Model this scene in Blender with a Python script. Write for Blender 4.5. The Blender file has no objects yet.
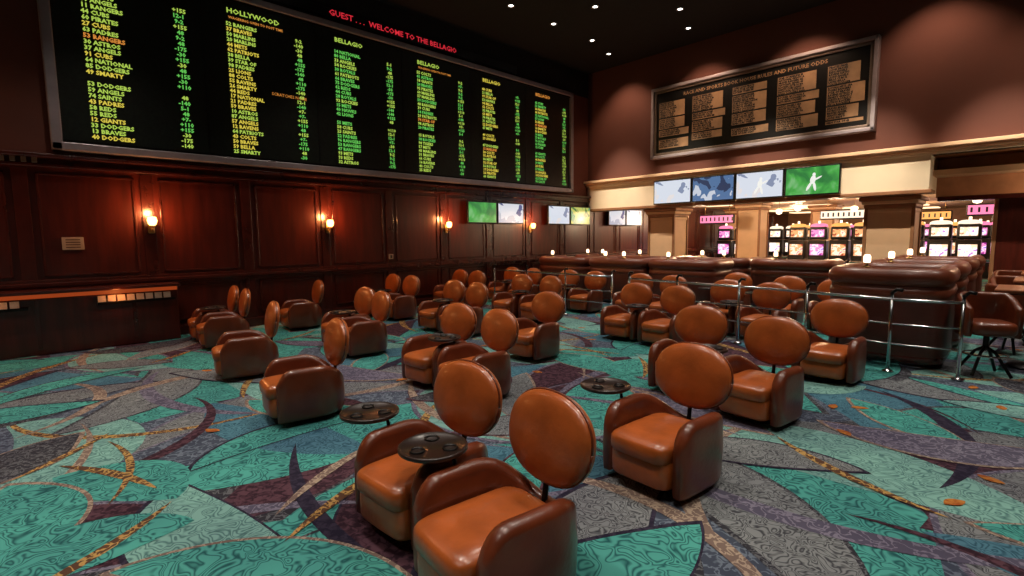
import bpy, bmesh, math, random
from mathutils import Vector, Matrix, Euler
random.seed(7)
sc=bpy.context.scene
try:
    sc.view_settings.view_transform='Standard'
    sc.view_settings.look='None'
except Exception: pass
PI=math.pi
# ------------------------------------------------------------ materials
def new_mat(name):
    m=bpy.data.materials.new(name); m.use_nodes=True
    nt=m.node_tree; b=nt.nodes['Principled BSDF']
    return m,nt,b
def mat(name,col,rough=.5,metal=0,emit=None,es=0,coat=0,var=0,vscale=6,bump=0,bscale=60,stretch=None):
    m,nt,b=new_mat(name)
    b.inputs['Base Color'].default_value=(*col,1)
    b.inputs['Roughness'].default_value=rough
    b.inputs['Metallic'].default_value=metal
    if coat: b.inputs['Coat Weight'].default_value=coat; b.inputs['Coat Roughness'].default_value=.18
    if emit is not None:
        b.inputs['Emission Color'].default_value=(*emit,1); b.inputs['Emission Strength'].default_value=es
    tc=nt.nodes.new('ShaderNodeTexCoord'); mp=nt.nodes.new('ShaderNodeMapping')
    nt.links.new(tc.outputs['Object'],mp.inputs['Vector'])
    if stretch: mp.inputs['Scale'].default_value=stretch
    if var:
        n=nt.nodes.new('ShaderNodeTexNoise'); n.inputs['Scale'].default_value=vscale; n.inputs['Detail'].default_value=5
        nt.links.new(mp.outputs[0],n.inputs['Vector'])
        r=nt.nodes.new('ShaderNodeValToRGB')
        r.color_ramp.elements[0].position=.3; r.color_ramp.elements[1].position=.7
        r.color_ramp.elements[0].color=(*[c*(1-var) for c in col],1)
        r.color_ramp.elements[1].color=(*[min(1,c*(1+var)) for c in col],1)
        nt.links.new(n.outputs['Fac'],r.inputs['Fac']); nt.links.new(r.outputs['Color'],b.inputs['Base Color'])
    if bump:
        n=nt.nodes.new('ShaderNodeTexNoise'); n.inputs['Scale'].default_value=bscale; n.inputs['Detail'].default_value=3
        nt.links.new(mp.outputs[0],n.inputs['Vector'])
        bp=nt.nodes.new('ShaderNodeBump'); bp.inputs['Strength'].default_value=bump; bp.inputs['Distance'].default_value=.01
        nt.links.new(n.outputs['Fac'],bp.inputs['Height']); nt.links.new(bp.outputs[0],b.inputs['Normal'])
    return m
def emis(name,col,s): return mat(name,(0.02,0.02,0.02),.5,emit=col,es=s)

M={}
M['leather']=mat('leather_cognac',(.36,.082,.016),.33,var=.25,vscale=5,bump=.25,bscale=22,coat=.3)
M['leather_d']=mat('leather_arm_shaded',(.125,.025,.008),.33,var=.25,vscale=5,bump=.18,bscale=26,coat=.3)  # seat leather darkened: the shade on the arms is put into the colour
M['booth']=mat('leather_booth',(.17,.040,.018),.36,var=.2,vscale=4,bump=.1,coat=.15)
M['boothd']=mat('booth_back_panel',(.085,.020,.012),.42,var=.2,vscale=4)
M['black']=mat('black_metal',(.012,.011,.011),.35,.6)
M['tabletop']=mat('dark_tabletop',(.018,.008,.006),.34,var=.3,vscale=8,coat=.1)
M['chrome']=mat('chrome',(.6,.6,.62),.18,1)
M['brass']=mat('brass',(.6,.38,.14),.3,1)
M['wood']=mat('mahogany',(.066,.0095,.0055),.30,var=.35,vscale=3,stretch=(4,4,.5),coat=.25)
M['wood2']=mat('mahogany_trim',(.052,.0085,.0055),.27,var=.3,vscale=4,coat=.25)
M['woodt']=mat('oak_table',(.30,.10,.04),.35,var=.25,vscale=4,stretch=(1,6,1))
M['wallb']=mat('wall_brown_plaster',(.112,.038,.026),.85,var=.08,vscale=1.2,bump=.05)
M['wallr']=mat('wall_red_brown',(.13,.034,.020),.8,var=.12,vscale=1.5)
M['ceil']=mat('ceiling_black',(.008,.006,.006),.9,var=.2)
M['cream']=mat('cream_paint',(.88,.74,.54),.55,var=.05,vscale=2)
M['cream2']=mat('cornice_tan',(.70,.47,.29),.5,var=.08,vscale=2)
M['tanwood']=mat('tan_wood_soffit',(.30,.14,.065),.5,var=.2,vscale=3)
M['soffit']=mat('brown_soffit',(.42,.20,.10),.5,var=.2,vscale=3)
M['frame']=mat('pewter_frame',(.34,.30,.33),.4,.4,var=.1)
M['frame2']=mat('bronze_frame',(.22,.17,.14),.35,.6,var=.1)
M['dface']=mat('display_face',(.008,.011,.008),.4,var=.5,vscale=20)
M['tvb']=mat('tv_bezel',(.008,.008,.008),.3)
M['paper']=mat('paper_forms',(.75,.7,.62),.7,var=.1,vscale=20)
M['plaque']=mat('plaque_beige',(.45,.32,.22),.5,var=.1)
M['led_y']=emis('led_yellow',(.74,.60,.07),.9)
M['led_g']=emis('led_green',(.14,.62,.10),.85)
M['led_lg']=emis('led_lime',(.45,.66,.09),.88)
M['led_o']=emis('led_orange',(.82,.30,.05),.8)
M['led_r']=emis('led_red',(.85,.03,.05),.8)
M['glow']=emis('shade_glow',(1,.42,.11),9)
M['candle']=emis('frosted_lamp',(1,.72,.46),3.4)
M['strip']=emis('orange_strip',(1,.14,.025),.28)
M['down']=emis('downlight_lens',(1,.93,.82),9)
M['panel']=emis('ceiling_panel_light',(1,.66,.36),2.2)
M['signp']=emis('sign_pink',(1,.22,.42),1.3)
M['signw']=emis('sign_warm_white',(1,.80,.60),1.4)
M['signa']=emis('sign_amber',(1,.42,.10),1.3)
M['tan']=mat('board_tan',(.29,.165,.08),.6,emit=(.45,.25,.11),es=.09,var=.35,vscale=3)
M['ink']=mat('board_ink',(.01,.008,.006),.6)

def screen(name,stops,scale,strength,dist=.6,interp='CONSTANT'):
    m,nt,b=new_mat(name)
    b.inputs['Base Color'].default_value=(.01,.01,.01,1); b.inputs['Roughness'].default_value=.2
    tc=nt.nodes.new('ShaderNodeTexCoord'); n=nt.nodes.new('ShaderNodeTexNoise')
    n.inputs['Scale'].default_value=scale; n.inputs['Distortion'].default_value=dist; n.inputs['Detail'].default_value=3
    r=nt.nodes.new('ShaderNodeValToRGB'); cr=r.color_ramp; cr.interpolation=interp
    while len(cr.elements)<len(stops): cr.elements.new(.5)
    for e,(p,c) in zip(cr.elements,stops): e.position=p; e.color=(*c,1)
    nt.links.new(tc.outputs['Object'],n.inputs['Vector']); nt.links.new(n.outputs['Fac'],r.inputs['Fac'])
    nt.links.new(r.outputs['Color'],b.inputs['Emission Color']); b.inputs['Emission Strength'].default_value=strength
    return m
SC_green=screen('screen_green',[(0,(.01,.06,.02)),(.42,(.03,.22,.05)),(.55,(.07,.42,.07)),(.70,(.3,.6,.3))],2.2,.9,.6,'LINEAR')
SC_white=screen('screen_white',[(0,(.25,.3,.45)),(.40,(.75,.8,.9)),(.60,(.85,.8,.8)),(.66,(.8,.2,.2))],1.6,.9)
SC_news=screen('screen_news',[(0,(.05,.08,.25)),(.40,(.75,.78,.85)),(.56,(.45,.5,.62)),(.66,(.7,.2,.1))],1.5,.85)
SC_dark=screen('screen_studio',[(0,(.03,.05,.12)),(.45,(.10,.2,.4)),(.58,(.7,.75,.85)),(.68,(.6,.3,.2))],2.0,.8,.6)
SC_yel=screen('screen_yellow',[(0,(.05,.2,.05)),(.42,(.6,.65,.15)),(.55,(.15,.4,.2)),(.66,(.9,.9,.8))],2.0,.8)
SL=[screen('slot_pink',[(0,(.3,.02,.25)),(.45,(.9,.25,.55)),(.55,(1,.75,.85)),(.66,(.3,.1,.7))],5,1.3),
    screen('slot_amber',[(0,(.4,.06,.03)),(.45,(.9,.40,.16)),(.55,(1,.8,.6)),(.66,(.6,.12,.2))],5,1.3),
    screen('slot_white',[(0,(.4,.15,.08)),(.40,(1,.70,.45)),(.5,(1,.9,.8)),(.64,(.5,.2,.6))],5,1.4)]

# ------------------------------------------------------------ mesh builder
def link(o): sc.collection.objects.link(o); return o
class B:
    def __init__(s): s.bm=bmesh.new(); s.mats=[]
    def mi(s,m):
        if m not in s.mats: s.mats.append(m)
        return s.mats.index(m)
    def add(s,t,m,M4=None,smooth=False):
        i=s.mi(m)
        for f in t.faces: f.material_index=i; f.smooth=smooth
        if M4 is not None: bmesh.ops.transform(t,matrix=M4,verts=t.verts)
        me=bpy.data.meshes.new('tmp'); t.to_mesh(me); t.free(); s.bm.from_mesh(me); bpy.data.meshes.remove(me)
    def box(s,c,size,m,bevel=0,rot=(0,0,0),seg=2,smooth=False):
        t=bmesh.new(); bmesh.ops.create_cube(t,size=1)
        bmesh.ops.scale(t,vec=size,verts=t.verts)
        if bevel: bmesh.ops.bevel(t,geom=t.edges[:],offset=bevel,segments=seg,affect='EDGES',profile=.5)
        s.add(t,m,Matrix.Translation(c)@Euler(rot).to_matrix().to_4x4(),smooth)
    def bb(s,x0,x1,y0,y1,z0,z1,m,bevel=0):
        s.box(((x0+x1)/2,(y0+y1)/2,(z0+z1)/2),(x1-x0,y1-y0,z1-z0),m,bevel)
    def cyl(s,p0,p1,r0,r1,m,seg=16,smooth=True):
        p0=Vector(p0);p1=Vector(p1);d=p1-p0
        t=bmesh.new(); bmesh.ops.create_cone(t,cap_ends=True,segments=seg,radius1=r0,radius2=r1,depth=d.length)
        q=Vector((0,0,1)).rotation_difference(d.normalized()).to_matrix().to_4x4()
        s.add(t,m,Matrix.Translation((p0+p1)/2)@q,smooth)
    def lathe(s,prof,c,m,seg=24,smooth=True):
        t=bmesh.new(); rings=[]
        for r,z in prof: rings.append([t.verts.new((max(r,.0005)*math.cos(2*PI*k/seg),max(r,.0005)*math.sin(2*PI*k/seg),z)) for k in range(seg)])
        for a,b in zip(rings,rings[1:]):
            for k in range(seg): t.faces.new((a[k],a[(k+1)%seg],b[(k+1)%seg],b[k]))
        s.add(t,m,Matrix.Translation(c),smooth)
    def sell(s,c,r,m,e1=1,e2=1,rot=(0,0,0),nu=28,nv=16):
        f=lambda v,e: math.copysign(abs(v)**e,v)
        t=bmesh.new(); rings=[]
        for j in range(1,nv):
            ph=-PI/2+PI*j/nv
            rings.append([t.verts.new((r[0]*f(math.cos(ph),e1)*f(math.cos(2*PI*k/nu),e2),r[1]*f(math.cos(ph),e1)*f(math.sin(2*PI*k/nu),e2),r[2]*f(math.sin(ph),e1))) for k in range(nu)])
        for a,b in zip(rings,rings[1:]):
            for k in range(nu): t.faces.new((a[k],a[(k+1)%nu],b[(k+1)%nu],b[k]))
        bot=t.verts.new((0,0,-r[2])); top=t.verts.new((0,0,r[2]))
        for k in range(nu):
            t.faces.new((bot,rings[0][(k+1)%nu],rings[0][k])); t.faces.new((top,rings[-1][k],rings[-1][(k+1)%nu]))
        s.add(t,m,Matrix.Translation(c)@Euler(rot).to_matrix().to_4x4(),True)
    def pillow(s,c,W,T,H,m,rot=(0,0,0),back=None,e=.9):
        f=lambda v,e: math.copysign(abs(v)**e,v)
        nu=44; t=bmesh.new(); rings=[]
        prof=[(1,0)]+[(math.cos(a),math.sin(a)**.75) for a in [PI/2*k/9 for k in range(1,9)]]
        for sgn in (1,-1):
            R=[]
            for q,(rr_,th) in enumerate(prof):
                R.append([t.verts.new((W*rr_*f(math.cos(2*PI*k/nu),e),-sgn*(T*th*(1 if sgn>0 else .55)+.012),H*rr_*f(math.sin(2*PI*k/nu),e))) for k in range(nu)])
            cv=t.verts.new((0,-sgn*(T*(1 if sgn>0 else .55)+.012),0))
            for a,b in zip(R,R[1:]):
                for k in range(nu): t.faces.new((a[k],a[(k+1)%nu],b[(k+1)%nu],b[k]))
            for k in range(nu): t.faces.new((R[-1][k],R[-1][(k+1)%nu],cv))
            rings.append(R[0])
        for k in range(nu): t.faces.new((rings[0][k],rings[0][(k+1)%nu],rings[1][(k+1)%nu],rings[1][k]))
        bmesh.ops.recalc_face_normals(t,faces=t.faces[:])
        s.add(t,m,Matrix.Translation(c)@Euler(rot).to_matrix().to_4x4(),True)
    def loft(s,rings,m,closed=True,cap=True,smooth=True):
        t=bmesh.new(); R=[[t.verts.new(p) for p in r] for r in rings]; n=len(R[0])
        for a,b in zip(R,R[1:]):
            for k in range(n): t.faces.new((a[k],a[(k+1)%n],b[(k+1)%n],b[k]))
        if cap: t.faces.new(R[0][::-1]); t.faces.new(R[-1])
        bmesh.ops.recalc_face_normals(t,faces=t.faces[:])
        s.add(t,m,None,smooth)
    def tube(s,pts,r,m,seg=8):
        pts=[Vector(p) for p in pts]; rings=[]
        for i,p in enumerate(pts):
            d=(pts[min(i+1,len(pts)-1)]-pts[max(i-1,0)]).normalized()
            up=Vector((0,0,1)) if abs(d.z)<.9 else Vector((1,0,0))
            a=d.cross(up).normalized(); b=d.cross(a).normalized()
            rings.append([p+a*r*math.cos(2*PI*k/seg)+b*r*math.sin(2*PI*k/seg) for k in range(seg)])
        s.loft(rings,m)
    def text(s,body,size,loc,rot,m,align='LEFT',line=1.0,off=.0,sx=1):
        c=bpy.data.curves.new('t','FONT'); c.body=body; c.size=size; c.align_x=align; c.space_line=line; c.offset=off; c.resolution_u=1
        o=bpy.data.objects.new('t',c); link(o)
        dg=bpy.context.evaluated_depsgraph_get(); dg.update()
        me=bpy.data.meshes.new_from_object(o.evaluated_get(dg))
        me.transform(Matrix.Translation(loc)@Euler(rot).to_matrix().to_4x4()@Matrix.Diagonal((sx,1,1,1)))
        t=bmesh.new(); t.from_mesh(me); bpy.data.meshes.remove(me)
        bpy.data.objects.remove(o); bpy.data.curves.remove(c)
        s.add(t,m)
    def mesh(s,name):
        me=bpy.data.meshes.new(name); s.bm.to_mesh(me); s.bm.free()
        for m in s.mats: me.materials.append(m)
        return me
    def obj(s,name,loc=(0,0,0),rz=0):
        o=bpy.data.objects.new(name,s.mesh(name)); o.location=loc; o.rotation_euler=(0,0,rz); return link(o)
def inst(name,me,loc,rz=0,sc_=1):
    o=bpy.data.objects.new(name,me); o.location=loc; o.rotation_euler=(0,0,rz); o.scale=(sc_,)*3; return link(o)

# ------------------------------------------------------------ room constants
LX=-10.8; BY=14.0; CEIL=7.1; RX=5.0; RY=-5.0; FY=34.0; LOWC=2.95
# ------------------------------------------------------------ carpet
def cmat(name,c0,c1,scale,kind='squig'):
    m,nt,b=new_mat(name); b.inputs['Roughness'].default_value=.95; b.inputs['Specular IOR Level'].default_value=.1
    tc=nt.nodes.new('ShaderNodeTexCoord')
    w=nt.nodes.new('ShaderNodeTexNoise'); w.inputs['Scale'].default_value=scale; w.inputs['Detail'].default_value=1.0 if kind=='squig' else 2; w.inputs['Distortion'].default_value=.8
    nt.links.new(tc.outputs['Object'],w.inputs['Vector'])
    r=nt.nodes.new('ShaderNodeValToRGB'); cr=r.color_ramp
    if kind=='squig':
        st=[(.0,1),(.345,1),(.38,0),(.41,1),(.44,1),(.475,0),(.505,1),(.53,1),(.56,0),(.59,1),(.62,1),(.655,0),(.68,1)]
    elif kind=='hatch':
        st=[(.0,0),(.44,0),(.47,1),(.53,1),(.56,0)]
    else: st=[(.42,0),(.60,1)]
    while len(cr.elements)<len(st): cr.elements.new(.5)
    for e,(p,k) in zip(cr.elements,st): e.position=p; e.color=(*(c1 if k else c0),1)
    nt.links.new(w.outputs['Fac'],r.inputs['Fac'])
    n=nt.nodes.new('ShaderNodeTexNoise'); n.inputs['Scale'].default_value=.9
    nt.links.new(tc.outputs['Object'],n.inputs['Vector'])
    mx=nt.nodes.new('ShaderNodeMix'); mx.data_type='RGBA'; mx.blend_type='MULTIPLY'
    r2=nt.nodes.new('ShaderNodeValToRGB'); r2.color_ramp.elements[0].position=.38; r2.color_ramp.elements[1].position=.62
    r2.color_ramp.elements[0].color=(.72,.70,.76,1); r2.color_ramp.elements[1].color=(1.0,1,1,1)
    nt.links.new(n.outputs['Fac'],r2.inputs['Fac']); mx.inputs[0].default_value=1
    nt.links.new(r.outputs['Color'],mx.inputs[6]); nt.links.new(r2.outputs['Color'],mx.inputs[7]); nt.links.new(mx.outputs[2],b.inputs['Base Color'])
    return m
C={'slate':cmat('carpet_slate',(.050,.062,.090),(.13,.16,.205),14,'hatch'),
 'teal':cmat('carpet_teal',(.014,.080,.085),(.075,.34,.29),6.0,'squig'),
 'sage':cmat('carpet_sage',(.06,.15,.15),(.20,.40,.35),7,'squig'),
 'grey':cmat('carpet_grey',(.030,.032,.040),(.20,.215,.22),10,'squig'),
 'dgrey':cmat('carpet_dark_grey',(.03,.030,.038),(.11,.115,.125),18,'hatch'),
 'purple':cmat('carpet_purple',(.030,.014,.022),(.095,.045,.060),20,'n'),
 'lav':cmat('carpet_lavender',(.085,.078,.115),(.19,.175,.23),14,'hatch'),
 'blue':cmat('carpet_blue',(.022,.075,.11),(.075,.19,.25),8,'squig'),
 'gold':cmat('carpet_gold',(.10,.05,.03),(.45,.28,.09),14,'hatch'),
 'sand':cmat('carpet_sand',(.17,.12,.10),(.36,.28,.21),16,'hatch'),
 'rust':cmat('carpet_rust',(.30,.08,.02),(.45,.18,.04),18,'n'),
 'navy':cmat('carpet_navy',(.018,.015,.030),(.04,.033,.055),20,'n')}
def leaf(cx,cy,L,W,ang,bend,n=22,sharp=.8,skew=0):
    pts=[]
    for i in range(n+1):
        u=i/n; s=(u-.5)*L
        a=bend*s
        if abs(bend)>1e-4: x=math.sin(a)/bend; y=(1-math.cos(a))/bend
        else: x=s;y=0
        w=W*.5*max(0,math.sin(PI*u))**sharp
        nx,ny=-math.sin(a),math.cos(a)
        pts.append(((x+nx*w*(1+skew),y+ny*w*(1+skew)),(x-nx*w*(1-skew),y-ny*w*(1-skew))))
    ca,sa=math.cos(ang),math.sin(ang)
    R=lambda p:(cx+p[0]*ca-p[1]*sa,cy+p[0]*sa+p[1]*ca)
    return [(R(a),R(b)) for a,b in pts]
TS=5.6; shapes=[]
rc=random.Random(11)
def addleaf(m,L,W,ang=None,border=None,bend=None,pos=None,bw=.07):
    x,y=pos or (rc.uniform(0,TS),rc.uniform(0,TS)); a=ang if ang is not None else rc.uniform(0,PI*2); bd=bend if bend is not None else rc.uniform(.3,.75)*rc.choice((-1,1))
    sk=rc.uniform(-.5,.5)
    if border: shapes.append((border,leaf(x,y,L+bw*2.2,W+bw,a,bd,skew=sk)))
    shapes.append((m,leaf(x,y,L,W,a,bd,skew=sk)))
def jit(k,n):
    gx=k%n; gy=(k//n)%n
    return ((gx+rc.random())*TS/n,(gy+rc.random())*TS/n)
for i in range(14): addleaf(['purple','slate','dgrey','teal','blue','purple','teal'][i%7],rc.uniform(3.0,4.4),rc.uniform(1.0,1.5),pos=jit(i,4))
for i in range(18): addleaf(['teal','sage','grey','teal','blue','teal','grey','sage','purple'][i%9],rc.uniform(2.2,3.2),rc.uniform(.60,1.0),border=rc.choice(['navy','dgrey','lav',None]),pos=jit(i*3+1,4))
for i in range(14): addleaf(['sand','lav','purple','gold','sand','navy'][i%6],rc.uniform(2.4,3.8),rc.uniform(.06,.17),pos=jit(i*5,4))
for i in range(22): addleaf(['teal','sage','grey','teal','dgrey','lav','teal'][i%7],rc.uniform(1.1,1.9),rc.uniform(.34,.64),border=rc.choice(['navy','sand','purple',None]),pos=jit(i*7+2,4),bw=.045)
for i in range(9): addleaf(rc.choice(['gold','gold','sand']),rc.uniform(.8,1.5),rc.uniform(.05,.10))
for i in range(12): addleaf('rust',.16,.08,bend=.1)
bm=bmesh.new(); cm=list(C.keys())
base=[bm.verts.new(p) for p in ((LX,RY,-.010),(RX,RY,-.010),(RX,FY,-.010),(LX,FY,-.010))]
bm.faces.new(base).material_index=cm.index('slate')
for k,(m,pts) in enumerate(shapes):
    z=-.0095+.0095*(k+1)/len(shapes)
    for ix in range(-1,4):
        for iy in range(-1,8):
            ox=LX+ix*TS; oy=RY+iy*TS+ix*2.3
            prev=None
            xs=[p[0][0]+ox for p in pts]; ys=[p[0][1]+oy for p in pts]
            if max(xs)<LX-1 or min(xs)>RX+1 or max(ys)<RY-1 or min(ys)>FY+1: continue
            for a,b in pts:
                cur=(bm.verts.new((a[0]+ox,a[1]+oy,z)),bm.verts.new((b[0]+ox,b[1]+oy,z)))
                if prev:
                    f=bm.faces.new((prev[1],cur[1],cur[0],prev[0])); f.material_index=cm.index(m)
                prev=cur
for co,no in (((LX,0,0),(-1,0,0)),((RX,0,0),(1,0,0)),((0,RY,0),(0,-1,0)),((0,FY,0),(0,1,0))):
    bmesh.ops.bisect_plane(bm,geom=bm.verts[:]+bm.edges[:]+bm.faces[:],plane_co=co,plane_no=no,clear_outer=True)
me=bpy.data.meshes.new('floor'); bm.to_mesh(me); bm.free()
for k in cm: me.materials.append(C[k])
link(bpy.data.objects.new('floor',me))

# ------------------------------------------------------------ walls / ceiling
b=B(); b.bb(LX-.2,LX,RY,FY,0,3.05,M['wood']); b.bb(LX-.2,LX,RY,FY,3.05,6.32,M['wallr']); b.bb(LX-.2,LX,RY,FY,6.32,CEIL,M['ceil']); b.obj('wall_left')
b=B(); b.bb(LX,RX,BY,BY+.25,3.40,CEIL,M['wallb']); b.obj('wall_back')
b=B(); b.bb(RX,RX+.2,RY,FY,0,CEIL,M['wallr']); b.obj('wall_right')
b=B(); b.bb(LX,RX,RY-.2,RY,0,CEIL,M['wallr']); b.obj('wall_front')
b=B(); b.bb(LX,RX,FY,FY+.2,0,CEIL,M['tanwood']); b.obj('wall_casino')
b=B(); b.bb(LX-.2,RX+.2,RY-.2,FY+.2,CEIL,CEIL+.2,M['ceil']); b.obj('ceiling')
b=B(); b.bb(LX,RX,BY+.45,FY,LOWC,LOWC+.12,M['cream2']); b.obj('ceiling_low')
b=B()
yy=[0.0+i*1.575-4.72 for i in range(24)]
for y in yy:
    if y<RY+.1 or y>FY-.2: continue
    b.bb(LX+.001,LX+.03,y-.09,y+.09,.18,2.85,M['wood2'],.006)
for y0,y1 in zip(yy,yy[1:]):
    if y0<RY or y1>FY: continue
    for z0,z1 in ((1.16,2.78),(.26,.92)):
        g=.17; w=.035
        for a in ((y0+g,y1-g,z0,z0+w),(y0+g,y1-g,z1-w,z1),(y0+g,y0+g+w,z0,z1),(y1-g-w,y1-g,z0,z1)):
            b.bb(LX+.001,LX+.022,a[0],a[1],a[2],a[3],M['wood2'],.006)
b.obj('trim_4')
b=B(); b.bb(LX,LX+.06,RY,FY,1.0,1.07,M['wood2'],.015); b.bb(LX,LX+.035,RY,FY,.95,1.12,M['wood2'],.01); b.obj('trim_1')
b=B(); b.bb(LX,LX+.05,RY,FY,0,.17,M['wood2'],.01); b.obj('baseboard_left')
b=B()
b.bb(LX,LX+.10,RY,BY,2.86,2.92,M['wood2'],.015); b.bb(LX,LX+.06,RY,BY,2.92,3.0,M['wood2']); b.bb(LX,LX+.16,RY,BY,3.0,3.07,M['wood2'],.02)
y=RY
while y<.2:
    b.bb(LX,LX+.12,y,y+.06,2.92,3.0,M['frame2'],.01); y+=.12
b.obj('trim_2')

# fascia + cornice
b=B()
b.bb(LX,-1.7,BY-.02,BY+.45,2.62,3.40,M['cream'])
b.bb(-2.1,-1.7,BY+.45,15.3,2.62,3.40,M['cream'])
b.bb(-1.7,RX,15.1,15.3,2.50,3.40,M['soffit'])
b.bb(LX,-1.65,BY-.06,BY+.5,2.56,2.64,M['tanwood'],.01)
b.bb(-1.66,RX,14.98,15.34,2.42,2.52,M['wood2'],.01)
b.bb(-1.66,RX,15.0,15.12,3.0,3.05,M['tanwood'],.01)
b.obj('fascia_beam')
b=B()
for z0,z1,d in ((3.36,3.42,.06),(3.42,3.48,.13),(3.48,3.56,.22)):
    b.bb(LX,RX,BY-.02-d,BY+.3,z0,z1,M['cream2'] if d>.1 else M['cream'],.012)
b.bb(-1.7,RX,BY+.0,15.3,3.36,3.40,M['tanwood'])
b.obj('trim_3')

def column(x,y,w=.8,top=2.56,m1='cream2',m2='tanwood'):
    b=B(); h=w/2; A_,B_=M[m1],M[m2]
    b.box((0,0,.14),(w+.14,w+.14,.28),M['wood2'],.02); b.box((0,0,.34),(w+.06,w+.06,.12),B_,.02)
    b.box((0,0,(.4+top)/2),(w,w,top-.4),A_,.02)
    for sx in (-1,1):
        for sy in (-1,1):
            b.box((sx*h,sy*h,(.4+top)/2),(.07,.07,top-.4),B_,.01)
    for k,(z,e) in enumerate(((top-.32,.04),(top-.22,.10),(top-.13,.18),(top-.05,.28))):
        b.box((0,0,z),(w+e,w+e,.10),A_ if k%2==0 else B_,.03)
    return b.obj('column',(x,y,0))
column(-8.3,14.95,.85); column(-2.45,14.95,.9); column(-7.6,20,.8,2.9); column(-6.2,24,.8,2.9); column(-9.7,24,.8,2.9)
column(-.35,15.9,.7,2.9,'wood','tanwood')

# ------------------------------------------------------------ LED race display
NM=['SMARTY','BELLA','STAR OF','COLTS','PATRIOTS','LIONS','HAWKS','RAVENS','SAINTS','BEARS','DODGERS','GIANTS','TIGERS','ROYALS','METS','CUBS','PADRES','ROCKIES','BRAVES','REDS','ANGELS','RANGERS','ASTROS','PIRATES','NATIONAL','MARLINS']
Rl=(PI/2,0,PI/2)
b=B(); W0=LX+.003; X0=LX+.10; xf=LX+.145
y0,y1,z0,z1=.40,13.0,3.13,6.28
b.bb(W0,X0+.03,y0+.1,y1-.1,z0+.1,z1-.1,M['dface'])
for a in ((y0,y1,z0,z0+.13),(y0,y1,z1-.13,z1),(y0,y0+.14,z0,z1),(y1-.14,y1,z0,z1)):
    b.bb(W0,X0+.10,*a,M['frame'],.02)
for a in ((y0+.14,y1-.14,z0+.13,z0+.17),(y0+.14,y1-.14,z1-.17,z1-.13)):
    b.bb(W0,X0+.06,*a,M['black'])
rr=random.Random(3)
for i in range(6):
    ys=.5+2.07*i
    if i: b.bb(W0,X0+.035,ys-.012,ys+.012,z0+.15,z1-.15,M['tvb'])
    hdr=['RACE RESULTS','HOLLYWOOD','BELLAGIO','BELLAGIO','BELLAGIO','BELLAGIO'][i]
    hm=[M['led_g'],M['led_lg'],M['led_lg'],M['led_lg'],M['led_y'],M['led_o']][i]
    b.text(hdr,.125,(xf,ys+.42,5.90),Rl,hm,off=.003,sx=1.15)
    n=26; pitch=.0925; zt=5.70
    A=[[] for _ in range(4)]; O=[[],[]]
    for r in range(n):
        gap=(r==15 and i!=1) or rr.random()<.01
        num='%2d'%rr.randint(10,99)
        nm=rr.choice(NM)
        p=rr.random()
        if i in (1,4): which=1 if p<.6 else 0
        elif i==0: which=1 if p<.35 else 0
        elif i==5: which=1 if p<.4 else 2
        else: which=0 if p<.55 else 2
        if rr.random()<.06: which=3
        for k in range(4): A[k].append('')
        for k in range(2): O[k].append('')
        if gap: continue
        A[which][r]=num+' '+nm
        O[0 if rr.random()<.4 else 1][r]=rr.choice(['+110','-140',' 9-2',' 5-1',' -30',' +7-','  48','12-1','-175','+155'])
    S=.093; LN=pitch/S
    for k,mm in zip(range(4),(M['led_lg'],M['led_y'],M['led_g'],M['led_o'])):
        b.text('\n'.join(A[k]),S,(xf,ys+.40,zt-.03),Rl,mm,line=LN,off=.0034,sx=1.02)
    for k,mm in zip(range(2),(M['led_lg'],M['led_g'])):
        b.text('\n'.join(O[k]),S,(xf,ys+1.63,zt-.03),Rl,mm,line=LN,off=.0034,sx=1.08)
    if i in (1,3): b.text('WAGERING OPEN TO POST TIME',.065,(xf,ys+.45,5.80),Rl,M['led_o'],off=.001)
    if i==1: b.text('SCRATCHES NONE',.08,(xf,ys+1.15,4.55),Rl,M['led_o'])
b.obj('led_odds_display')
b=B(); b.bb(W0,LX+.06,3.0,10.6,6.40,6.60,M['tvb'])
b.text('GUEST . . .  WELCOME TO THE BELLAGIO',.17,(LX+.07,5.0,6.45),Rl,M['led_r'],off=.002,sx=1.08)
b.obj('ticker_sign')

# ------------------------------------------------------------ race board on back wall
b=B(); Rb=(PI/2,0,0); x0,x1,z0,z1=-8.3,-2.7,4.0,6.05; yf=BY-.003
b.bb(x0+.1,x1-.1,yf-.12,yf,z0+.1,z1-.1,M['tvb'])
for k,(e,d) in enumerate(((0,.20),(.07,.16))):
    w=.09
    for a in ((x0+e,x1-e,z0+e,z0+e+w),(x0+e,x1-e,z1-e-w,z1-e),(x0+e,x0+e+w,z0+e,z1-e),(x1-e-w,x1-e,z0+e,z1-e)):
        b.bb(a[0],a[1],yf-d,yf,a[2],a[3],M['frame'] if k==0 else M['frame2'],.015)
b.text('RACE AND SPORTS BOOK HOUSE RULES AND FUTURE ODDS',.13,((x0+x1)/2,yf-.125,5.70),Rb,M['tan'],'CENTER',off=.003,sx=1.0)
rr=random.Random(5)
cols=[(-8.05,.92),(-7.02,1.0),(-5.9,1.0),(-4.78,1.0),(-3.68,.75)]
for ci,(cx,cw) in enumerate(cols):
    z=5.60
    while z>4.30:
        h=rr.choice((.20,.30,.44))
        if z-h<4.26: h=z-4.26
        if h<.05: break
        ww=cw*(rr.choice((1,1,.86,.93)))
        b.bb(cx,cx+ww,yf-.13,yf-.11,z-h+.015,z,M['tan'])
        nl=max(1,int(h/.055)); L=[]
        for q in range(nl):
            L.append(' '.join(rr.choice(NM) for _ in range(3))[:int(ww*20)])
        b.text('\n'.join(L),.062,(cx+.02,yf-.134,z-.055),Rb,M['ink'],line=.88,off=.0036,sx=.95)
        z-=h+(.025 if rr.random()<.75 else .08)
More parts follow.
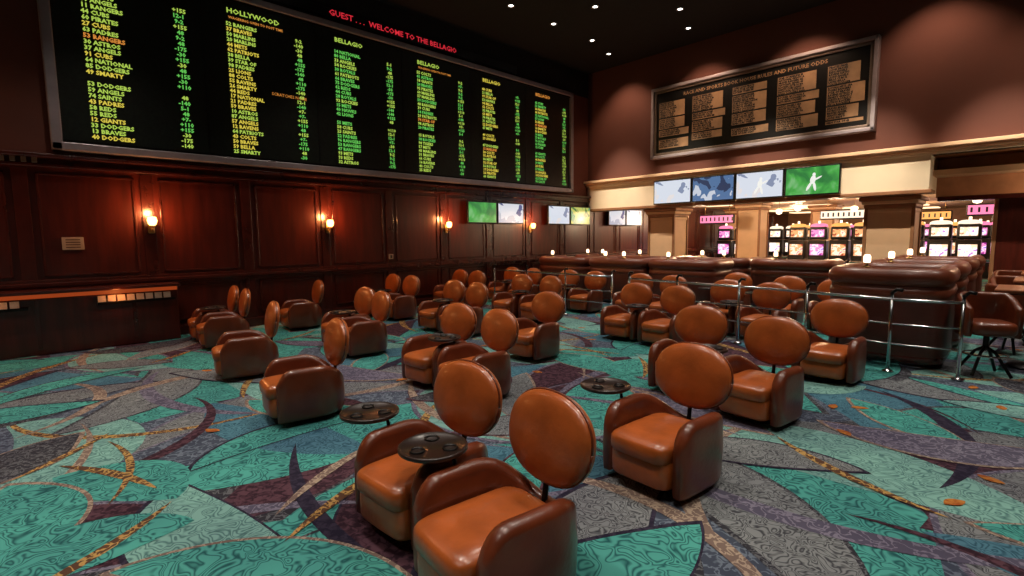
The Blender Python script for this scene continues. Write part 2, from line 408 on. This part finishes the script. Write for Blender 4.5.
b.obj('race_odds_board')

# ------------------------------------------------------------ TVs
M['fig']=emis('tv_figure',(.95,.95,.9),.9)
def tv(w,h,loc,rz,scr,figure=False):
    b=B()
    b.box((0,.03,0),(w,.06,h),M['tvb'],.01)
    b.box((0,-.002,0),(w-.06,.006,h-.06),scr)
    b.box((0,.10,0),(w*.3,.085,h*.4),M['black'])
    if figure:
        wm=M['fig']
        b.sell((.05,-.008,.14),(.035,.004,.045),wm); b.sell((.03,-.008,.02),(.06,.004,.10),wm,rot=(0,.2,0))
        b.sell((-.05,-.008,-.13),(.03,.004,.12),wm,rot=(0,.5,0)); b.sell((.07,-.008,-.14),(.03,.004,.11),wm,rot=(0,-.2,0)); b.sell((.14,-.008,.05),(.09,.004,.02),wm,rot=(0,-.5,0))
    return b.obj('wall_television',loc,rz)
for i,(s_,f) in enumerate(((SC_white,0),(SC_dark,0),(SC_white,1),(SC_green,1))):
    tv(1.2,.70,(-7.58+i*1.225,BY-.17,3.0),0,s_,f)
for i,(y,s_) in enumerate(((9.1,SC_green),(10.18,SC_news),(12.3,SC_white),(13.38,SC_yel),(15.5,SC_news),(16.6,SC_white),(19.,SC_news))):
    tv(1.04,.60,(LX+.18,y,2.40),PI/2,s_)

# ------------------------------------------------------------ sconces etc.
b=B()
b.box((0,0,0),(.10,.03,.22),M['brass'],.02)
b.tube([(0,-.01,-.03),(0,-.07,-.06),(0,-.12,-.04),(0,-.13,0)],.01,M['brass'])
b.lathe([(.0,-.01),(.045,0),(.05,.02),(.0,.03)],(0,-.13,0),M['brass'])
b.lathe([(.03,.02),(.06,.05),(.075,.11),(.06,.17),(.0,.18)],(0,-.13,0),M['glow'])
sme=b.mesh('wall_sconce')
def light(kind,name,loc,e,col,r=.1,rot=(0,0,0),ang=110,blend=.8):
    l=bpy.data.lights.new(name,kind); l.energy=e; l.color=col; l.shadow_soft_size=r
    if kind=='SPOT': l.spot_size=math.radians(ang); l.spot_blend=blend
    o=bpy.data.objects.new(name,l); o.location=loc; o.rotation_euler=rot; link(o); return o
for y in (-1.55,1.6,4.77,7.95,11.1):
    inst('wall_sconce',sme,(LX+.05,y,1.95),PI/2)
    light('POINT','sconce_light',(LX+.30,y,2.20),36,(1,.38,.12),.05)
b=B(); b.box((0,0,0),(.02,.27,.2),M['plaque'],.005)
for k in range(4): b.box((.012,0,.06-.04*k),(.004,.18,.012),M['wood2'])
b.obj('wall_plaque',(LX+.02,.55,1.68))
b=B(); b.box((0,0,0),(.02,.12,.12),M['plaque'],.005); b.box((.012,0,0),(.006,.05,.07),M['tvb']); b.obj('wall_outlet',(LX+.045,6.3,1.28))

# counter
b=B()
ya,yb=RY+.2,1.85
b.bb(LX+.06,LX+.42,ya,yb,.0,.86,M['wood'],.01)
b.bb(LX+.06,LX+.40,ya+.02,yb-.02,0,.08,M['black'])
b.bb(LX+.06,LX+.55,ya,yb+.03,.93,.98,M['wood2'],.012)
b.bb(LX+.06,LX+.40,ya,yb,.86,.93,M['strip'])
for y in [ya+.1+i*1.18 for i in range(6)]:
    b.bb(LX+.42,LX+.435,y,y+.05,.1,.84,M['wood2'])
for (p,q) in ((.75,1.80),(-1.0,-.05),(-4.2,-2.6)):
    b.bb(LX+.42,LX+.50,p,q,.70,.74,M['black'])
    y=p
    while y<q-.1:
        b.box((LX+.46,y+.06,.79),(.02,.10,.10),M['paper'],.0,rot=(0,-.2,0)); y+=.125
b.bb(LX+.15,LX+.35,-.9,-.5,.98,1.10,M['woodt'],.01)
b.obj('betting_form_counter')
light('POINT','counter_light',(LX+.62,1.0,.86),2.2,(1,.28,.07),.05)
light('POINT','counter_light',(LX+.62,-.6,.86),2.2,(1,.28,.07),.05)

# ------------------------------------------------------------ lounge chair (with swivel tray)
def shell(b,hw,yf,yb,rad,th,z0,ztop,m,arc=14,side=8,ex=1.0):
    f=lambda v: math.copysign(abs(v)**ex,v)
    pts=[]
    for i in range(side): pts.append((-hw*(1-.06*(1-i/side)**2),yf+(yb-yf)*i/side))
    for i in range(arc+1):
        a=PI-PI*i/arc; pts.append((hw*f(math.cos(a)),yb+rad*f(math.sin(a))))
    for i in range(side): pts.append((hw*(1-.06*((i+1)/side)**2),yb-(yb-yf)*(i+1)/side))
    rings=[];n=len(pts)
    for i,p in enumerate(pts):
        a=pts[max(i-1,0)]; c=pts[min(i+1,n-1)]
        d=Vector((c[0]-a[0],c[1]-a[1])).normalized(); nr=Vector((-d.y,d.x))
        zt=ztop(i/(n-1),p); e=min(i,n-1-i); t=th*(.6 if e==0 else .9 if e==1 else 1)
        h=t/2
        prof=[(-h*.8,z0),(-h,z0+.03),(-h*1.0,(z0+zt)/2),(-h,zt-h)]
        for k in range(1,6):
            q=PI-PI*k/6; prof.append((h*math.cos(q),zt-h+h*math.sin(q)))
        prof+=[(h,zt-h),(h*1.15,(z0+zt)/2),(h,z0+.03),(h*.8,z0)]
        rings.append([(p[0]+nr.x*u,p[1]+nr.y*u,w) for u,w in prof])
    b.loft(rings,m)
    return pts
def make_chair(tray=True):
    b=B()
    b.lathe([(0,0),(.22,0),(.22,.025),(.05,.04),(.05,.09),(0,.09)],(0,0,0),M['black'])
    b.sell((0,-.05,.175),(.235,.315,.115),M['leather'],.3,.3)
    b.sell((0,-.06,.305),(.232,.325,.085),M['leather'],.5,.3)
    def zt(s,p):
        x,y=p
        z=.525
        if y<-.16: z-=.14*((-.16-y)/.15)**2.6
        if y>.05: z-=.19*((y-.05)/.28)**1.0*(1-(abs(x)/.31)**2)
        return z
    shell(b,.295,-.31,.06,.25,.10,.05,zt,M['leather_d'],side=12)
    b.cyl((0,.25,.10),(0,.325,.60),.016,.016,M['black'],10)
    b.box((0,.365,.64),(.14,.03,.14),M['black'],.01,rot=(-.17,0,0))
    HC=(0,.325,.677)
    b.pillow(HC,.305,.068,.232,M['leather'],rot=(-.17,0,0))
    pts=[]
    R=Euler((-.17,0,0)).to_matrix()
    for k in range(45):
        a=2*PI*k/44; f=lambda v,e: math.copysign(abs(v)**e,v)
        v=R@Vector((.306*f(math.cos(a),.9),-.010,.233*f(math.sin(a),.9)))
        pts.append(v+Vector(HC))
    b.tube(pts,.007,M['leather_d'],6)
    if tray:
        cx,cy=-.47,-.10
        b.tube([(-.36,-.02,.10),(-.375,-.02,.30),(-.38,-.02,.50),(-.38,-.03,.54),(-.40,-.05,.557),(cx,cy,.560)],.013,M['black'],8)
        b.box((-.355,-.02,.16),(.03,.05,.10),M['black'],.005)
        b.lathe([(0,.560),(.17,.560),(.188,.570),(.188,.586),(.178,.592),(.170,.582),(0,.582)],(cx,cy,0),M['tabletop'],36)
        for a in (0.6,2.7,4.8):
            b.lathe([(.032,.583),(.042,.583),(.042,.590),(.036,.592),(.032,.583)],(cx+.10*math.cos(a),cy+.10*math.sin(a),0),M['black'])
    return b.mesh('lounge_chair')
chair=make_chair(True); chair_n=make_chair(False)
CH=[(-1.69,1.88,-6,1),(-2.50,1.98,3,1),(-1.71,3.48,-4,1),(-1.71,5.20,-5,1),(-1.64,7.12,0,0),(-2.62,5.50,3,0),
 (-4.12,3.75,-3,1),(-4.89,3.77,4,0),(-4.85,2.19,-8,0),(-6.86,2.25,-10,0),(-4.94,5.47,3,0),(-6.92,3.86,-5,1),(-7.70,4.0,3,0),(-6.96,5.80,-3,1),(-7.73,5.87,2,0),
 (-9.05,2.55,-8,1),(-9.85,2.59,-6,0),(-9.82,4.1,-8,0),(-10.2,6.0,-2,0),(-9.43,6.0,1,1),(-4.75,7.53,2,0),(-3.96,7.48,-3,1),
 (-10.2,7.95,-1,0),(-9.42,7.86,1,1),(-7.76,7.75,2,0),(-6.97,7.8,-2,1),(-3.05,8.95,-2,1),(-3.85,9.1,3,0),(-2.45,10.4,2,0),(-3.3,10.6,0,1),
 (-5.1,9.45,-2,1),(-5.9,9.5,3,0),(-7.1,9.5,0,1),(-7.9,9.5,4,0),(-9.1,9.5,-3,1),(-9.9,9.5,0,0),(-4.4,10.9,2,1)]
for x,y,r,t in CH:
    a=math.radians(r)
    inst('lounge_chair',chair if t else chair_n,(x+.325*math.sin(a),y-.325*math.cos(a),0),a)

# ------------------------------------------------------------ booths, lamps, railing
def booth(w,d,h):
    b=B()
    pts=shell(b,w/2,-d/2,d/2-.30,.30,.16,.08,lambda s,p:h,M['boothd'],side=8,arc=20,ex=.55)
    # padded roll on top and an upholstered upper band
    P3=[(p[0],p[1],h-.04) for p in pts]; P3[0]=(P3[0][0],P3[0][1]+.03,h-.04)
    b.tube(P3,.125,M['booth'],14)
    P4=[(p[0]*.985,p[1]*.985,h-.24) for p in pts]
    b.tube(P4,.112,M['booth'],12)
    b.tube([(p[0],p[1],.13) for p in pts],.09,M['wood2'],8)
    b.sell((0,-.02,.30),(w/2-.1,d/2-.12,.17),M['booth'],.3,.3)
    b.box((0,-.02,.05),(w-.1,d*.8,.10),M['black'],.02)
    return b.mesh('booth_sofa')
bme=booth(1.5,1.1,1.08)
bme2=booth(1.12,1.2,1.18)
b=B()
b.lathe([(0,0),(.05,0),(.05,.012),(.018,.02),(.018,.05),(.045,.06),(0,.06)],(0,0,0),M['brass'])
b.lathe([(.034,.06),(.042,.075),(.042,.14),(.03,.165),(0,.17)],(0,0,0),M['candle'])
lme=b.mesh('table_lamp')
BO=[(-9.2,11.2),(-7.4,11.2),(-5.7,11.3),(-9.2,12.8),(-7.4,12.8),(-5.6,12.8),(-3.8,12.6)]
for i,(x,y) in enumerate(BO):
    inst('booth_sofa',bme,(x,y,0),PI)
    inst('table_lamp',lme,(x-.25,y-.54,1.163))
    if i%2: inst('table_lamp',lme,(x+.3,y-.54,1.163))
for i,(x,y) in enumerate(((-1.36,8.6),(-1.36,10.2),(-1.36,11.8),(-1.36,13.2))):
    inst('booth_sofa',bme2,(x,y,0),PI)
    inst('table_lamp',lme,(x-.2,y-.58,1.263))

def railing(pts,h=.90):
    b=B(); P=[Vector((*p,0)) for p in pts]
    for z,r in ((h,.020),(h-.3,.011),(h-.55,.011)):
        b.tube([p+Vector((0,0,z)) for p in P],r,M['chrome'],10)
    for i,p in enumerate(P):
        if i%2: continue
        b.cyl(p,p+Vector((0,0,h+.05)),.02,.02,M['chrome'],10)
        b.lathe([(0,0),(.06,0),(.06,.012),(.025,.03),(.02,.04)],p,M['chrome'])
        b.tube([p+Vector((0,0,h)),p+Vector((0,-.02,h+.08)),p+Vector((.05,-.04,h+.13)),p+Vector((.11,-.05,h+.12))],.022,M['black'],8)
    return b.obj('handrail')
railing([(-.55,7.7),(-.85,7.62),(-1.2,7.6),(-1.7,7.7),(-2.2,7.85),(-2.7,7.95),(-3.2,8.0),(-3.7,8.05),(-4.3,8.1),(-4.9,8.2),(-5.4,8.3)])
railing([(-5.9,8.45),(-6.5,8.45),(-7.1,8.42),(-7.7,8.45),(-8.3,8.45),(-8.9,8.5),(-9.5,8.5)])

# bar-height chairs and tables on the right
b=B()
for k in range(4):
    a=PI/4+k*PI/2
    b.tube([(0,0,.35),(.10*math.cos(a),.10*math.sin(a),.28),(.26*math.cos(a),.26*math.sin(a),.018)],.018,M['black'],8)
b.cyl((0,0,.3),(0,0,.6),.03,.03,M['black'])
b.lathe([(.20,.24),(.215,.25),(.20,.26),(.19,.25),(.20,.24)],(0,0,0),M['chrome'])
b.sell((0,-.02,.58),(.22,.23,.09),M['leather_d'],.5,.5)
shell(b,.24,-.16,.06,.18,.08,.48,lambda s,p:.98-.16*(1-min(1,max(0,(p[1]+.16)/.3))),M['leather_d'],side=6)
bar=b.mesh('bar_chair')
for x,y,r in ((-.36,8.2,25),(.42,8.05,-20),(-.2,9.93,150),(.55,9.9,200),(-.25,11.65,10),(.9,11.8,60),(-.3,13.4,0),(1.6,9,90)):
    inst('bar_chair',bar,(x,y,0),math.radians(r))
b=B()
b.lathe([(0,0),(.28,0),(.28,.02),(.05,.05),(.04,.08),(.04,.93),(.15,.96),(0,.96)],(0,0,0),M['black'])
b.box((0,0,.98),(.85,.85,.045),M['woodt'],.015)
b.box((0,0,.955),(.80,.80,.03),M['wood2'],.01)
tb=b.mesh('bar_table')
for x,y in ((.08,9.05),(.2,10.8),(.25,12.6),(1.5,10.2)): inst('bar_table',tb,(x,y,0))

# ------------------------------------------------------------ casino beyond
def slot(sm,top):
    b=B()
    b.box((0,.05,.30),(.62,.6,.60),M['tvb'],.03); b.box((0,-.12,.72),(.62,.50,.10),M['chrome'],.02,rot=(.25,0,0))
    b.box((0,.10,1.12),(.62,.42,.72),M['tvb'],.03); b.box((0,-.118,1.12),(.46,.01,.42),sm)
    b.box((0,.12,1.75),(.60,.34,.5),M['tvb'],.06); b.box((0,-.058,1.75),(.44,.01,.28),sm)
    b.sell((0,.10,2.02),(.30,.12,.11),top,.8,.8)
    b.cyl((0,.12,2.1),(0,.12,2.22),.04,.04,M['candle'],12); b.box((0,-.26,.4),(.5,.02,.3),M['wood'])
    return b.mesh('slot_machine')
sl=[slot(SL[0],M['signp']),slot(SL[1],M['signa']),slot(SL[2],M['signw'])]
k=0
for yr in (22,26,30):
    for j in range(12):
        x=-9.9+j*.72+(yr%4)*.2
        if x>-1.5: continue
        if any(abs(x-cx)<.8 and abs(yr-cy)<.9 for cx,cy in ((-7.6,20),(-6.2,24),(-9.7,24))): continue
        if (j+yr)%5==0: continue
        inst('slot_machine',sl[(k*k+j)%3],(x,yr,0)); k+=1
for j in range(4): inst('slot_machine',sl[j%3],(-1.0+j*.9,26+j*.3,0))
def sign(x,y,w,m,z=2.35):
    b=B(); b.box((0,0,0),(w,.12,.34),M['tvb'],.04); b.box((0,-.065,0),(w-.08,.01,.26),m)
    n=int(w/.16)
    for q in range(n): b.box((-w/2+.12+q*.16,-.073,0),(.05,.008,.14),M['tvb'])
    for q in (-1,1): b.cyl((q*w*.35,0,.15),(q*w*.35,0,LOWC-z),.01,.01,M['brass'],6)
    return b.obj('hanging_sign',(x,y,z))
sign(-8.3,18.5,1.3,M['signp'],2.3); sign(-4.8,21,1.6,M['signw'],2.4); sign(-2.9,24,1.4,M['signa'],2.35); sign(-.9,19.5,1.2,M['signp'],2.35); sign(-.4,22.5,1.4,M['signa'],2.2)
b=B()
for yr in (17,20.5,24.5,28,31.5):
    for x in (-9.3,-6.6,-3.9,-.5,2.5): b.box((x,yr,LOWC-.02),(1.0,1.0,.04),M['panel'])
b.obj('ceiling_light_panels')
for yr in (16.5,21,26.5):
    for x in (-8,-4): light('POINT','casino_light',(x,yr,2.5),185,(1,.66,.40),.2)
for yr in (18,23): light('POINT','casino_light',(.2,yr,2.5),120,(1,.55,.32),.2)
light('POINT','soffit_fill',(.3,14.35,2.7),22,(1,.7,.45),.08)  # added fill without a fixture, brightens the recessed soffit
b=B(); b.cyl((0,0,0),(0,0,.35),.006,.006,M['brass'],6); b.lathe([(0,-.18),(.08,-.15),(.11,-.05),(.08,0),(.02,.02)],(0,0,0),M['candle'])
pme=b.mesh('pendant_lamp')
for x,y in ((-5.2,17.2),(-6.4,19.2),(-4.2,19.4),(-3.2,17),(-1.1,16.8),(.2,18)): inst('pendant_lamp',pme,(x,y,2.59))

# ------------------------------------------------------------ ceiling downlights
b=B(); b.lathe([(.055,0),(.09,0),(.095,-.015),(.055,-.01),(.055,0)],(0,0,0),M['frame']); b.lathe([(0,-.004),(.055,-.004)],(0,0,0),M['down'])
dme=b.mesh('recessed_downlight')
for x in (-8.9,-6.3,-3.6,-.9,1.8):
    for y in (-2.5,1.0,4.5,8.6,11.7):
        inst('recessed_downlight',dme,(x,y,CEIL))
        light('SPOT','downlight_spot',(x,y,CEIL-.06),(300 if x<-8 else 500),(1,.89,.77),.10,ang=78,blend=.9)
inst('recessed_downlight',dme,(-8.9,10.1,CEIL)); inst('recessed_downlight',dme,(-7.6,10.1,CEIL)); inst('recessed_downlight',dme,(-7.6,8.0,CEIL))
for x in (-9.2,-6.7,-4.2,-1.7,.8):
    inst('recessed_downlight',dme,(x,12.9,CEIL))
    light('SPOT','wallwash_spot',(x,12.9,CEIL-.06),215,(1,.64,.42),.05,rot=(math.radians(20),0,0),ang=88,blend=.8)
for x in (-9.4,-7.2,-5.0,-2.8,-.6):
    light('SPOT','fascia_fill_spot',(x,10.6,CEIL-.06),1900,(1,.84,.64),.06,rot=(math.radians(40.0),0,0),ang=30,blend=1.0)  # added fill spots, no fixtures modelled, to lift the cream fascia
light('SPOT','wallwash_spot',(-9.8,-.8,CEIL-.06),170,(1,.5,.3),.05,rot=(0,math.radians(-20),0),ang=88,blend=.5)

w=bpy.data.worlds.new('World'); sc.world=w; w.use_nodes=True
w.node_tree.nodes['Background'].inputs[0].default_value=(.5,.4,.35,1); w.node_tree.nodes['Background'].inputs[1].default_value=.03
# ------------------------------------------------------------ camera
cam=bpy.data.cameras.new('camera'); cam.lens=17.72; cam.sensor_width=36; cam.clip_end=200
co=link(bpy.data.objects.new('camera',cam))
Mx=Matrix.Rotation(math.radians(46.2),4,'Z')@Matrix.Rotation(math.radians(90-5.7),4,'X')@Matrix.Rotation(math.radians(-.6),4,'Z')
co.matrix_world=Matrix.Translation((0,0,1.7))@Mx
sc.camera=co
